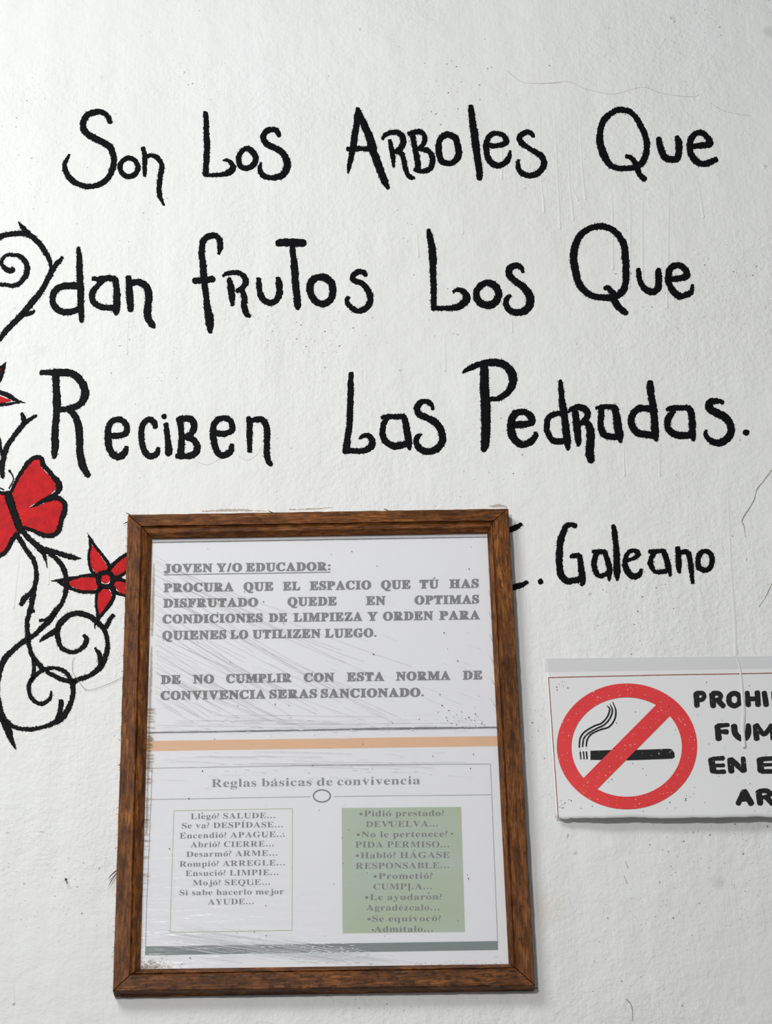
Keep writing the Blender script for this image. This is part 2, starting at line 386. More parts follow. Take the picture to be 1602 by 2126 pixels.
word('long black painted word Arboles with a large crossed A in the top line', C2, [
  ['142,82,14 148,125,44 140,200,44 125,290,46 112,370,48 100,440,38 85,510,26 76,555,12', '150,90,26 172,160,50 210,240,50 240,320,56 262,400,56 290,480,54 320,560,54 345,620,50 366,662,26', '75,382,32 110,380,36 180,378,36 250,382,40'],
  ['325,308,18 345,282,28 390,262,34 440,264,40 473,295,44 476,340,44 455,378,42 420,400,36', '378,315,16 388,360,34 400,430,34 408,512,12', '430,395,30 468,420,36 484,480,36 500,545,34 528,585,32 556,590,16'],
  ['515,270,28 560,258,36 600,258,40 630,285,34 628,330,34 605,362,28 585,375,22', '545,290,40 555,340,38 565,400,36 578,460,42 582,520,42', '590,380,26 650,392,36 683,430,40 686,490,42 660,528,40 610,542,34 560,528,30'],
  ['o800,276,42 850,300,48 870,360,44 876,420,46 850,468,44 800,486,40 752,463,44 731,400,44 736,330,42 762,290,42'],
  ['962,72,34 968,110,42 978,190,46 990,270,54 1000,350,54 1010,430,48 1022,510,46 1028,575,44 1028,595,36'],
  ['1085,352,30 1130,358,34 1190,350,36 1222,325,40 1208,292,34 1180,272,32 1140,268,32 1100,285,36 1077,330,40 1077,390,42 1092,450,42 1125,488,44 1170,500,42 1218,475,40 1243,435,32 1252,395,14'],
  ['1418,288,26 1395,265,34 1360,260,34 1322,285,40 1320,325,38 1360,360,34 1420,395,36 1470,430,42 1493,475,42 1478,525,44 1440,562,40 1385,573,38 1332,555,40 1307,510,34 1308,462,22']])
word('black painted word Que with a tall oval Q, right end of the top line', C3, [
  ['o375,113,46 430,127,46 480,182,44 520,250,44 556,330,48 566,400,50 560,480,50 528,550,50 470,585,46 400,595,42 330,595,44 272,573,46 222,510,58 192,430,60 177,350,56 187,260,48 217,190,52 270,140,46 325,115,44', '398,497,32 430,505,36 470,550,42 490,610,46 510,650,46 548,685,44'],
  ['667,345,34 668,375,48 685,440,52 712,500,54 760,522,52 818,515,54 832,450,54 828,380,56 815,335,34'],
  ['960,415,46 1020,405,50 1088,390,52 1075,350,50 1035,307,44 990,300,46 947,330,46 923,390,50 923,450,52 950,510,54 1000,553,52 1050,558,50 1100,540,50 1140,522,44']])
word('black painted word dan touching the curling vine in the second line', C4, [
  ['215,375,36 150,374,40 92,385,38 62,415,36 53,455,36 68,498,34 110,526,36 160,526,36 215,505,34', '205,150,14 206,172,28 210,240,32 212,300,36 216,360,38 218,430,38 218,500,34 222,560,28 222,582,22'],
  ['290,332,24 320,336,32 370,330,34 420,335,32', '420,335,34 428,400,38 428,470,40 425,520,36 424,538,24', '345,345,28 310,380,30 285,420,34 292,468,32 340,498,34 420,506,36'],
  ['496,325,32 500,380,36 505,450,40 508,515,34', '510,358,34 560,355,36 600,380,38 615,430,42 608,500,40 610,560,40 632,600,36 645,615,24']])
word('black painted word frutos with capital T, middle of the second line', C4, [
  ['1024,185,20 1030,150,34 1028,108,34 1000,82,32 957,90,34 930,120,34 923,180,36 930,240,36 935,310,38 940,370,34 948,430,34 955,500,40 968,560,48 972,615,42 974,645,20', '880,347,34 930,340,40 990,337,38'],
  ['1048,318,14 1070,302,24 1110,298,26 1155,305,30 1180,345,34 1163,385,32 1130,405,26', '1086,332,22 1090,370,36 1100,430,36 1102,485,22', '1155,395,28 1170,440,34 1172,500,34 1185,538,30 1202,552,20'],
  ['1255,335,28 1258,380,34 1268,430,36 1300,468,34 1345,468,34 1373,430,38 1375,370,38 1368,330,24'],
  ['1368,126,40 1400,122,44 1480,122,44 1520,124,40', '1450,140,30 1458,200,34 1465,280,40 1470,350,38 1478,430,38 1482,490,38 1481,508,20'],
  (C5, ['o300,323,38 348,345,42 368,400,38 353,455,38 305,480,38 257,455,38 234,400,38 247,345,40']),
  (C5, ['560,312,24 545,295,30 515,293,32 482,318,32 492,345,32 535,360,32 570,400,34 586,450,36 568,498,36 520,522,30 477,503,30 450,470,28 458,442,20'])])
word('black painted word Los in the second line, between frutos and Que', C5, [
  ['926,48,20 932,80,34 945,150,40 950,220,42 952,300,36 955,400,34 955,480,32 952,512,26', '960,504,26 1030,506,28 1100,495,38 1143,460,44 1138,418,38 1105,398,26 1068,408,12'],
  ['o1270,357,36 1318,380,42 1334,430,42 1310,473,44 1265,488,42 1216,463,40 1203,420,38 1227,378,36'],
  ['1477,292,20 1463,265,32 1430,256,34 1397,277,38 1395,310,40 1430,345,38 1480,385,40 1513,430,46 1518,480,46 1488,518,42 1440,530,36 1397,516,34 1377,480,34 1387,445,28 1402,432,18']])
word('black painted word Que, right end of the second line', C6, [
  ['o360,106,44 410,120,44 455,152,46 493,200,48 517,260,50 525,340,52 530,420,52 528,500,50 512,568,50 468,613,46 400,630,44 320,626,44 252,603,48 197,550,52 167,480,52 150,400,52 142,320,52 157,240,50 197,167,48 260,122,42 310,107,42', '372,560,30 400,562,36 430,600,46 442,650,46 475,700,50 513,732,46 530,745,34'],
  ['619,420,26 622,450,36 632,510,40 665,563,44 715,588,48 758,568,48 768,500,48 766,445,42 765,420,28'],
  ['860,495,36 910,490,42 968,475,46 973,440,46 940,402,44 900,392,44 857,412,44 840,460,44 842,520,44 870,578,48 920,620,50 975,610,42 1010,590,36 1015,555,26 1018,535,14']])
word('black painted word Reciben with a very tall R, left of the third line', C7, [
  ['75,100,30 120,98,34 190,98,44 258,105,42 308,137,44 340,190,46 343,248,46 308,298,38 250,320,34 190,328,34', '165,110,42 168,200,42 172,280,46 170,360,40 162,440,42 160,540,44 158,600,36 153,622,22', '245,325,36 285,370,40 308,440,44 312,520,42 315,600,44 335,680,42 365,732,34'],
  ['508,490,34 550,488,36 598,470,34 600,425,36 570,393,34 530,391,34 497,420,36 487,480,38 492,550,40 517,603,40 555,617,40 588,595,38 602,560,26'],
  ['777,435,28 770,407,32 740,388,34 707,410,34 693,460,34 696,520,36 711,583,36 745,613,36 788,598,34 797,565,22'],
  ['b833,369,34', '844,415,24 848,450,30 855,520,36 860,570,42 858,600,38'],
  ['915,388,28 950,382,36 998,387,38 1016,430,38 1000,473,36 960,495,28', '928,395,38 938,460,36 940,530,40 935,600,40', '970,500,30 1020,520,36 1037,565,40 1013,603,40 950,616,32 910,612,28'],
  ['1152,475,32 1200,475,34 1250,455,34 1248,415,36 1225,384,34 1185,381,34 1147,405,36 1133,460,38 1140,530,38 1160,588,38 1195,610,38 1238,590,38 1252,545,24'],
  ['1352,378,28 1358,430,36 1358,510,36 1358,583,26', '1368,396,28 1410,387,32 1448,397,36 1466,450,38 1466,530,36 1465,600,38 1475,643,34 1490,667,24']])
word('black painted word Las, middle of the third line', C8, [
  ['162,152,34 160,220,38 158,300,40 155,400,42 150,500,42 140,590,42 130,660,46 118,698,30', '130,682,40 200,688,36 260,685,40 303,650,48 303,605,42 265,580,30 218,602,14'],
  ['375,460,20 400,452,32 460,450,34 525,450,38', '530,452,40 540,500,42 552,570,46 560,630,46 568,676,20', '415,460,34 385,510,38 380,570,40 397,618,40 450,652,44 510,648,46 555,635,40'],
  ['728,396,24 713,360,34 675,344,36 632,362,42 618,400,44 642,440,44 700,465,46 755,500,48 788,560,50 793,620,48 763,668,46 700,692,42 642,678,44 614,630,36 622,592,34 650,572,14']])
word('longest black painted word Pedradas with its full stop, right of the third line', C8, [
  ['937,147,12 970,122,30 1040,92,40 1110,77,46 1180,77,50 1238,102,54 1278,160,56 1278,230,54 1240,288,42 1180,323,34 1130,330,30', '1082,90,54 1085,180,60 1085,260,64 1092,350,66 1095,450,64 1095,550,62 1090,640,58 1078,682,36'],
  ['1290,505,50 1350,505,50 1415,490,44 1398,442,46 1345,417,42 1297,432,46 1270,490,50 1272,560,54 1302,618,54 1355,643,44 1408,623,44 1438,585,36 1435,560,18'],
  (C9, ['112,300,34 60,307,36 27,337,38 14,390,40 27,448,40 65,493,42 130,495,42', '112,68,22 115,110,36 120,180,40 130,260,48 143,340,50 150,420,50 160,500,50 164,552,24']),
  (C9, ['170,290,20 192,268,34 240,257,44 288,272,46 303,310,42 280,350,38 250,370,34', '215,290,46 225,360,50 232,440,50 238,500,42 236,525,20', '285,362,46 316,390,52 325,460,56 320,540,56 320,600,56 328,635,44']),
  (C9, ['365,260,24 400,254,32 450,252,34 495,257,34', '492,262,46 505,310,50 515,390,60 528,460,52 538,498,24', '400,265,40 398,330,44 397,400,46 422,452,44 480,463,44 525,465,44']),
  (C9, ['740,268,44 680,262,44 632,292,46 607,350,48 622,400,50 660,438,52 720,450,48 780,455,48', '745,80,40 745,120,50 755,200,48 768,280,50 775,360,52 780,430,52 787,488,26']),
  (C9, ['862,272,24 900,262,34 970,260,36 1022,264,36', '1025,272,44 1035,320,46 1040,400,50 1045,460,40 1049,488,22', '905,285,40 870,340,46 867,400,46 902,438,46 960,457,48 1030,450,50']),
  (C9, ['1255,223,26 1225,213,36 1172,220,46 1157,258,50 1210,295,54 1268,325,54 1303,370,52 1313,420,52 1288,478,50 1225,508,48 1167,488,40 1135,450,32 1138,418,16']),
  (C9, ['b1420,435,48'])])
word("smaller black painted author's name below the third line, right of the wooden frame", C10, [
  ['140,96,22 100,118,34 40,145,40 -20,200,40 -45,330,40 -20,480,40 40,532,38 130,520,34 180,494,22'],
  ['b272,492,40'],
  ['515,107,28 490,98,30 452,107,36 427,160,42 407,230,46 403,310,46 403,390,46 417,448,46 455,487,44 510,485,40 560,470,38', '480,320,20 505,312,32 535,310,34', '543,312,34 550,370,38 560,440,42 565,490,42 556,515,20'],
  ['633,284,18 670,287,34 715,284,34', '715,285,34 735,340,38 750,400,38 748,450,30 748,485,12', '660,295,34 645,350,36 650,410,36 680,453,32 740,435,34'],
  ['778,105,28 784,150,36 792,230,36 800,310,42 800,390,46 802,440,42 804,480,16'],
  ['878,344,22 930,325,28 953,300,26 930,280,28 892,281,28 864,320,32 860,380,40 882,433,42 920,455,40 958,443,36 970,408,20'],
  ['1025,285,22 1060,283,30 1125,279,32', '1125,280,34 1145,340,36 1160,400,36 1171,450,16', '1062,290,30 1037,340,32 1037,385,34 1072,423,30 1140,420,32'],
  ['1222,258,30 1226,320,38 1230,380,38 1233,428,18', '1240,290,30 1285,288,32 1306,330,36 1315,400,34 1322,460,28 1325,500,20'],
  ['o1415,281,32 1453,305,36 1461,350,36 1444,398,34 1410,414,32 1372,395,34 1361,350,34 1377,302,34']])

# ------------------------------------------------------------------ painted vines, flowers and butterfly
def vine(label, parts):
    t = thing('painted_vine', label, 'mural', 'black vines painted down the left of the wall')
    for nm, cr, s in parts:
        p = Paint(0.00022, 0.0004); p.grow = 0.35; p.stroke(parse(s, cr), rough=1.1).build(nm, M['black'], t)
    settle(t)
vine('thick black painted vine curling into a spiral left of the word dan', [
  ('stem', C11, '-90,370,50 0,292,56 80,264,58 180,252,62 290,254,66 380,292,66 450,360,64 510,440,60 560,520,56 588,600,44 590,680,30'),
  ('stem', C11, '725,530,36 690,570,50 640,625,56 595,700,62 545,800,60 470,930,66 380,1040,70 290,1150,70 190,1260,66 90,1360,62 20,1440,56 -60,1560,50'),
  ('thorn', C11, '212,112,8 240,150,38 280,200,56 330,240,60'), ('thorn', C11, '400,1150,26 350,1180,46 270,1190,50'),
  ('spiral', C11, '155,668,58 110,682,56 52,652,54 17,600,40 32,545,36 80,502,38 160,500,42 240,520,52 298,590,64 320,670,64 288,758,58 220,833,52 140,858,48 60,845,44 -60,835,46')])
vine('black painted forked twig above the butterfly, beside the tall R', [
  ('stem', C12, '428,682,14 370,715,36 290,772,56 220,850,52 150,940,54 90,1030,50 52,1130,58 32,1230,60 27,1330,54 30,1400,46'),
  ('thorn', C12, '255,658,28 267,700,54 285,770,50'), ('stem', C12, '-40,900,40 -5,970,34 8,1040,28 18,1150,24')])
vine('black painted vine hanging below the butterfly in spirals and thorns, left of the frame', [
  ('stem', C13, '200,175,56 250,250,56 310,350,56 380,440,58 420,540,54 433,640,54 420,740,52 402,840,56 387,930,66 370,1030,58 337,1130,54 322,1230,54 325,1330,54 338,1420,54 352,1505,48 378,1595,54 422,1665,58 480,1735,58 515,1775,50'),
  ('thorn', C13, '248,1000,44 290,930,66 350,875,54 400,805,40'), ('thorn', C13, '405,1080,26 375,1075,50'),
  ('stem', C13, '270,135,60 340,212,58 420,282,66 500,350,84 600,370,64 700,390,58 800,425,60 880,445,50 960,455,10'),
  ('thorn', C13, '500,370,60 538,450,34 560,560,6'),
  ('stem', C13, '590,405,36 660,450,54 720,520,58 768,610,58 788,700,54 788,800,60 768,900,54 718,1010,54 650,1100,62 590,1190,60 500,1270,54 420,1350,52 340,1405,56 260,1455,58 160,1535,58 60,1640,64 15,1740,60 -8,1840,50 -25,1960,46 -20,2090,46 -5,2195,54 20,2295,58 60,2375,66 120,2430,56 200,2465,46 300,2482,50 400,2482,50 500,2457,48 600,2425,50 700,2375,64 778,2295,70 828,2205,58 858,2115,56 868,2015,58 868,1915,66'),
  ('thorn', C13, '470,1195,26 530,1180,34 590,1160,46 640,1110,50'),
  ('spiral', C14, '1000,452,40 1028,510,58 998,578,52 930,637,44 850,653,42 772,628,48 712,578,56 692,500,58 682,420,62 692,340,68 750,270,72 820,212,62 900,192,60 980,197,64 1070,232,62 1150,292,62 1220,362,58 1258,440,58 1276,530,52 1273,630,56 1243,730,66 1188,828,70 1110,900,52 1020,948,50 940,973,52 860,1000,56 780,990,48 700,960,52 620,920,46 555,885,46'),
  ('thorn', C14, '1345,215,44 1308,262,48 1262,350,56'), ('thorn', C14, '1124,370,6 1130,320,24 1160,280,30'),
  ('thorn', C14, '470,528,12 520,482,40 600,432,56 670,392,60'), ('thorn', C14, '1132,602,26 1168,660,46 1198,740,66 1200,800,60'),
  ('spiral', C14, '608,1105,6 603,1170,32 558,1230,38 490,1265,44 422,1240,44 362,1180,44 342,1100,44 352,1020,44 400,950,46 470,890,46 560,845,44 640,837,42 720,857,44 788,900,48 828,960,48 860,1000,50'),
  ('stem', C14, '400,740,46 405,850,42 398,930,48 365,1000,40'), ('thorn', C14, '725,1232,56 725,1290,52 710,1370,52 680,1450,56'),
  ('thorn', C14, '10,1420,50 60,1510,76 100,1590,84 135,1690,56 165,1755,42 188,1798,12')])
def Q(s, cr, g=1.0):
    q = [(p[0], p[1]) for p in parse(s, cr)]; cx = sum(a for a, b in q) / len(q); cy = sum(b for a, b in q) / len(q)
    return [(cx + (a - cx) * g, cy + (b - cy) * g) for a, b in q]
def flower(label, petals, centre=None):
    t = thing('painted_flower', label, 'mural', 'red painted flowers with black outlines')
    for cr, fill, lines in petals:
        pt = tess(Paint(0.00012, 0.00008).fill(Q(fill, cr, 1.07)).build('petal', M['red'], t))
        p = Paint(0.00026, 0.0003)
        for s in lines: p.stroke(parse(s, cr), rough=0.8)
        p.build('petal_outline', M['black'], pt)
    if centre:
        cr, s, ring = centre
        a = Q(s, cr)[0]; r = 56 / cr[2]
        o = tess(Paint(0.00012, 0.00008).fill([(a[0] + r * math.cos(i), a[1] + r * math.sin(i)) for i in (0, .785, 1.57, 2.356, 3.14, 3.93, 4.71, 5.5)]).build('flower_centre', M['red'], t))
        Paint(0.0002, 0.0003).stroke(parse(ring, cr), True, rough=0.7).build('centre_outline', M['black'], o)
    settle(t)
flower('five-petalled red flower painted against the left side of the wooden frame', [
  (C13, '1100,315 1170,400 1240,500 1265,570 1230,635 1180,650 1125,600 1070,520 1065,430', ['1036,150,6 1075,225,34 1120,290,38 1180,370,34 1240,450,38 1290,530,48 1292,600,48', '1060,210,20 1073,300,36 1056,400,32 1056,500,34 1085,600,40 1150,665,46']),
  (C13, '1305,640 1315,580 1400,495 1510,425 1600,390 1640,360 1600,480 1500,595 1420,655 1350,670', ['1290,600,44 1340,530,42 1430,450,42 1510,402,38 1600,350,36 1680,300,20', '1340,685,46 1420,665,38 1500,612,34 1600,500,36 1680,320,14']),
  (C13, '1325,740 1400,720 1510,745 1600,830 1660,890 1560,900 1500,893 1440,865 1375,800', ['1330,710,50 1400,702,50 1500,727,40 1600,800,36 1700,900,14', '1340,820,50 1400,868,40 1500,900,30 1600,912,20 1700,905,10']),
  (C13, '1230,810 1290,835 1320,900 1290,985 1235,1065 1178,1135 1158,1050 1152,950 1180,860', ['1340,810,76 1350,900,46 1310,990,48 1250,1070,44 1190,1140,42 1162,1185,46', '1195,800,56 1148,880,32 1140,1000,30 1155,1100,32 1165,1180,40']),
  (C13, '805,740 900,702 1020,682 1120,682 1170,720 1168,780 1110,823 1020,838 920,808 850,778', ['612,722,12 700,715,34 800,700,52 900,680,36 1000,661,36 1110,657,46 1190,690,46', '690,730,36 780,775,58 860,817,42 960,847,40 1060,852,40 1150,842,46 1200,790,60'])],
  (C13, '1250,698', '1250,622,58 1315,642 1335,705 1315,775 1250,790 1185,768 1168,705 1185,640'))
flower('red petal tip of the flower cut off by the picture edge, above the forked twig', [
  (C12, '-160,440 -60,440 0,462 60,485 125,512 60,532 -60,552 -160,540', ['-160,420,50 -60,410,54 0,420,54 80,445,58 150,485,52 220,522,28 295,536,8', '-160,580,44 -60,570,44 0,563,40 70,555,34 140,545,32 230,532,18']),
  (C12, '-120,250 -60,180 -10,120 20,130 0,220 -50,300', ['66,65,6 50,110,38 22,190,54 -8,260,60 -60,340,60 -110,390,50', '60,85,10 20,115,30 -60,180,40 -130,260,40 -150,340,40'])])
def butterfly():
    t = thing('painted_butterfly', 'red painted butterfly with black outlined wings, left of the frame top', 'mural')
    rw = tess(Paint(0.00012, 0.00008).fill(Q('130,1590 195,1450 248,1350 318,1255 425,1185 460,1178 480,1290 560,1370 650,1470 660,1530 590,1600 500,1655 330,1750 480,1720 580,1670 690,1670 740,1740 710,1830 700,1900 670,2000 600,2070 540,2080 400,2040 255,1990 195,1850 140,1720', C12), False).build('wing', M['red'], t))
    p = Paint(0.00026, 0.0003)
    p.stroke(parse('130,1570,46 200,1430,38 250,1340,44 310,1252,52 380,1187,52 440,1170,52 488,1195,56 500,1260,58 560,1325,56 620,1400,58 672,1452,72 690,1510,76 672,1570,56 600,1635,66 500,1680,56 425,1720,40 358,1750,8', C12))
    p.stroke(parse('600,1640,64 680,1648,56 738,1692,56 758,1760,60 738,1830,66 715,1900,58 690,2000,58 640,2065,56 560,2085,54 460,2060,50 350,2010,44 260,1985,40', C12))
    p.build('wing_outline', M['black'], rw)
    lw = tess(Paint(0.00012, 0.00008).fill(Q('-260,1560 -120,1560 0,1590 80,1620 125,1760 165,1900 215,2030 140,2110 90,2210 40,2290 -40,2320 -160,2340 -260,2250 -300,1900', C12), False).build('wing', M['red'], t))
    p = Paint(0.00026, 0.0003)
    p.stroke(parse('195,160,54 145,235,52 105,315,54 62,378,48 0,420,48 -80,445,48 -160,440,48', C13)); p.build('wing_outline', M['black'], lw); p = Paint(0.00026, 0.0003); p.stroke(parse('-260,1560,40 -120,1545,40 -20,1575,42 60,1592,50', C12))
    p.build('wing_outline', M['black'], lw)
    Paint(0.0003, 0.0004).stroke(parse('88,1590,84 108,1650,96 140,1750,88 175,1850,88 210,1950,86 238,2030,64', C12)).build('body', M['black'], t)
    for s, tip in (('110,1330,20 140,1370,16 155,1420,14 138,1470,14 105,1530,18', '112,1330,34'), ('-90,1505,14 -20,1520,14 45,1548,14', '-95,1500,30')):
        p = Paint(0.0003, 0.0003); p.stroke(parse(s, C12), rough=.4); a = parse(tip, C12)[0]; p.blob(a[0], a[1], a[2] / 2, rough=.3); p.build('antenna', M['black'], t)
    settle(t)
butterfly()

# ------------------------------------------------------------------ serif / sans print
_gl = {}
def glyph(ch, off):
    k = (ch, off)
    if k in _gl: return _gl[k]
    acc = {'Á': 'A', 'É': 'E', 'Í': 'I', 'Ú': 'U', 'á': 'a', 'é': 'e', 'í': 'i', 'ó': 'o'}; base = acc.get(ch, ch)
    c = base
    if 'A' <= base <= 'Z': c = chr(0x1D400 + ord(base) - 65)
    elif 'a' <= base <= 'z': c = chr(0x1D41A + ord(base) - 97)
    if ch in '.•:':
        v = []; f = []
        for (cy_, r) in {'.': [(.075, .078)], '•': [(.30, .15)], ':': [(.085, .09), (.42, .09)]}[ch]:
            n = len(v); v += [(r * 0.95 + r * .95 * math.cos(i * math.tau / 14), cy_ + r * math.sin(i * math.tau / 14)) for i in range(14)]; f.append(tuple(range(n, n + 14)))
        _gl[k] = (v, f, -0.035, max(p[0] for p in v) + 0.035); return _gl[k]
    cu = bpy.data.curves.new('t', 'FONT'); cu.body = c; cu.offset = off; cu.resolution_u = 3; cu.fill_mode = 'FRONT'
    o = bpy.data.objects.new('t', cu); C.objects.link(o)
    dg = bpy.context.evaluated_depsgraph_get(); me = bpy.data.meshes.new_from_object(o.evaluated_get(dg))
    v = [(p.co.x, p.co.y) for p in me.vertices]; f = [tuple(p.vertices) for p in me.polygons]
    bpy.data.objects.remove(o); bpy.data.curves.remove(cu); bpy.data.meshes.remove(me)
    if ch == 'í': f = [q for q in f if min(v[i][1] for i in q) < 0.45]; used = {i for q in f for i in q}; top = max(v[i][1] for i in used)
    elif v: top = max(p[1] for p in v)
    if base != ch:
        cx = (min(p[0] for p in v) + max(p[0] for p in v)) / 2; n = len(v)
        v += [(cx - .05, top + .04), (cx + .01, top + .04), (cx + .14, top + .17), (cx + .04, top + .20)]; f.append((n, n + 1, n + 2, n + 3))
    x0 = min(p[0] for p in v); x1 = max(p[0] for p in v)
    _gl[k] = (v, f, x0, x1); return _gl[k]
CAP = [None]
def setline(word_, x0, x1, yl, yr, cap, off, depth, v, f, slant_ref, sb=0.035):
    """lay word_ between x0 and x1; the baseline runs from yl to yr over slant_ref = (xa, xb)"""
    if CAP[0] is None:
        g = glyph('H', 0.0); CAP[0] = max(p[1] for p in g[0])
    x = 0; items = []
    for ch in word_:
        if ch == ' ': x += 0.30; continue
        g = glyph(ch, off); items.append((g, x - g[2])); x += g[3] - g[2] + 2 * sb
    W = x - 2 * sb; kx = (x1 - x0) / W; ky = cap / CAP[0]
    for g, ox, dd in [(g, ox + q * 0.020, q * 0.00001) for g, ox in items for q in ((-1, 0, 1) if off > 0.02 else (0,))]:
        n = len(v)
        for (a, b) in g[0]:
            px = x0 + (a + ox) * kx; t = (px - slant_ref[0]) / (slant_ref[1] - slant_ref[0]); base = yl + (yr - yl) * t
            v.append(P(px, base - b * ky, depth + dd))
        f += [tuple(i + n for i in q) for q in g[1]]

# ------------------------------------------------------------------ the wooden frame with its printed sheets
FR = thing('notice_frame', 'brown stained wooden frame holding two printed notices behind clear film', 'frame')
D_S = 0.0040
O = [(265, 1068), (1055, 1055), (1110, 2046), (234, 2058)]
Mi = [(294, 1093), (1023.5, 1082), (1071, 2011), (270, 2024)]
I = [(315.5, 1119), (1011, 1107), (1055.5, 2001.5), (291, 2012)]
def lerp(a, b, t): return (a[0] + (b[0] - a[0]) * t, a[1] + (b[1] - a[1]) * t)
D_F = 0.0125
def rail(i, mat):
    j = (i + 1) % 4; rng = random.Random(i + 5); n = 60
    prof = []     # (function of corner -> world point)
    def ring(c):
        o, m, q = O[c], Mi[c], I[c]
        fr = P(*o, D_F); back = Vector((fr.x, -0.0008, fr.z))
        inn = P(*q, D_S + 0.0008); innb = Vector((inn.x, -0.0008, inn.z))
        chamfer = P(*lerp(o, m, 0.06), D_F + 0.0006); chamfer0 = Vector((fr.x, fr.y + 0.0008, fr.z))
        return [back, Vector((fr.x, -0.006, fr.z)), chamfer0, chamfer, P(*lerp(o, m, 0.94), D_F + 0.0006), P(*m, D_F - 0.0012), P(*lerp(m, q, 0.10), D_F - 0.0022),
                P(*lerp(m, q, 0.24), D_F - 0.0012), P(*lerp(m, q, 0.48), D_F - 0.0022), P(*lerp(m, q, 0.72), D_F - 0.0050), P(*lerp(m, q, 0.93), D_F - 0.0064), inn, innb]
    A, B = ring(i), ring(j); v = []; f = []; k = len(A)
    for s in range(n + 1):
        t = s / n
        t = 0.0012 + t * (1 - 0.0024)
        for q in range(k):
            p = A[q].lerp(B[q], t)
            if 0 < s < n and 0 < q < k - 2: p = p + Vector((rng.uniform(-1, 1), rng.uniform(-1, 1) * .6, rng.uniform(-1, 1))) * 0.00022
            v.append(p)
    for s in range(n):
        for q in range(k):
            q2 = (q + 1) % k
            f.append((s * k + q, s * k + q2, (s + 1) * k + q2, (s + 1) * k + q))
    f.append(tuple(range(k))); f.append(tuple(n * k + q for q in reversed(range(k))))
    return link('frame_rail', v, f, mat, FR)
for i, m in ((0, 'woodh'), (1, 'woodv'), (2, 'woodb'), (3, 'woodv')): rail(i, M[m])
def slab(name, quad, d0, th, mat, parent, nx=1, ny=1):
    """quad on the front face, th thick towards the wall"""
    v = [P(*q, d0) for q in quad]; v += [Vector((p.x, p.y + th, p.z)) for p in v[:4]]
    return link(name, v, [(3, 2, 1, 0), (4, 5, 6, 7), (0, 1, 5, 4), (1, 2, 6, 5), (2, 3, 7, 6), (3, 0, 4, 7)], mat, parent)
slab('backing_board', [(285, 1092), (1030, 1080), (1078, 2022), (262, 2034)], D_S - 0.0010, 0.0020, M['paper'], FR)
slab('back_lip', [(252, 2040), (1098, 2028), (1106, 2052), (250, 2066.5)], 0.0045, 0.0045, M['woodb'], FR)
up_sh = slab('notice_sheet', [(309, 1127), (1018, 1115), (1040, 1511), (300, 1521)], D_S - 0.0004, 0.0003, M['paper'], FR); up_sh['label'] = 'upper sheet with bold grey capitals'
lo_sh = slab('rules_sheet', [(300, 1523), (1040, 1513), (1064, 2008), (284, 2018)], D_S - 0.0004, 0.0003, M['paper'], FR); lo_sh['label'] = 'lower sheet with two lists of rules'
DP = D_S - 0.00032
Paint(DP - .00002, 0.00004).stroke(parse('314,1126.5,2.6 665,1120.5,3 1014,1115,2.2', (0, 0, 1)), rough=.25, flecks=False, cap=False).build('sheet_edge', M['ink2'], up_sh)
Paint(DP - .00002, 0.00004).stroke(parse('304,1521,2.4 480,1518.5,3 665,1515,3 850,1512,4 1034,1510,2.6', (0, 0, 1)), rough=.35, flecks=False, cap=False).build('sheet_edge', M['ink2'], lo_sh)
def row(parent, words, yl, yr, ref, cap, off, mat, name='text_line', sb=0.035):
    for (wd, a, b) in words:
        v, f = [], []
        setline(wd, a, b, yl, yr, cap, off, DP, v, f, ref, sb); link(name if len(words) == 1 else 'printed_word', v, f, mat, parent)
B_OFF = 0.030
row(up_sh, [('JOVEN', 340.4, 440.6), ('Y/O', 450, 502), ('EDUCADOR:', 510.6, 686.4)], 1188.3, 1184, (340, 686), 16.5, B_OFF, M['ink'])
Paint(DP, 0.00002).stroke(parse('340,1193.5,2.0 686,1188', (0, 0, 1)), rough=.1, flecks=False, cap=False).build('underline', M['ink'], up_sh)
row(up_sh, [('PROCURA', 339.8, 484.5), ('QUE', 505.7, 567), ('EL', 587.5, 622.7), ('ESPACIO', 643, 770), ('QUE', 790.8, 851.8), ('TÚ', 871, 910), ('HAS', 932.8, 993.2)], 1229, 1219.8, (340, 993), 17, B_OFF, M['ink'])
row(up_sh, [('DISFRUTADO', 339, 535.4), ('QUEDE', 597, 698.5), ('EN', 759.8, 799.6), ('OPTIMAS', 860.5, 993.8)], 1261, 1252.8, (340, 993), 17, B_OFF, M['ink'])
row(up_sh, [('CONDICIONES', 337.6, 545), ('DE', 558, 595.8), ('LIMPIEZA', 609.5, 751.5), ('Y', 763, 783), ('ORDEN', 795, 898.5), ('PARA', 912, 995.4)], 1294, 1285.3, (338, 995), 17, B_OFF, M['ink'])
row(up_sh, [('QUIENES', 337, 469.4), ('LO', 478, 514.8), ('UTILIZEN', 524.4, 665), ('LUEGO.', 674.6, 781.7)], 1327.8, 1322, (338, 782), 17, B_OFF, M['ink'])
row(up_sh, [('DE', 334, 374.7), ('NO', 400.8, 444), ('CUMPLIR', 469.4, 604.6), ('CON', 630.7, 693.3), ('ESTA', 720, 796.8), ('NORMA', 822.4, 934), ('DE', 960.8, 1000.6)], 1419.6, 1410, (334, 1000), 17, B_OFF, M['ink'])
row(up_sh, [('CONVIVENCIA', 333.5, 550.5), ('SERAS', 559.3, 657.6), ('SANCIONADO.', 666, 880)], 1452.6, 1445.7, (334, 880), 17, B_OFF, M['ink'])
T_OFF = -0.002
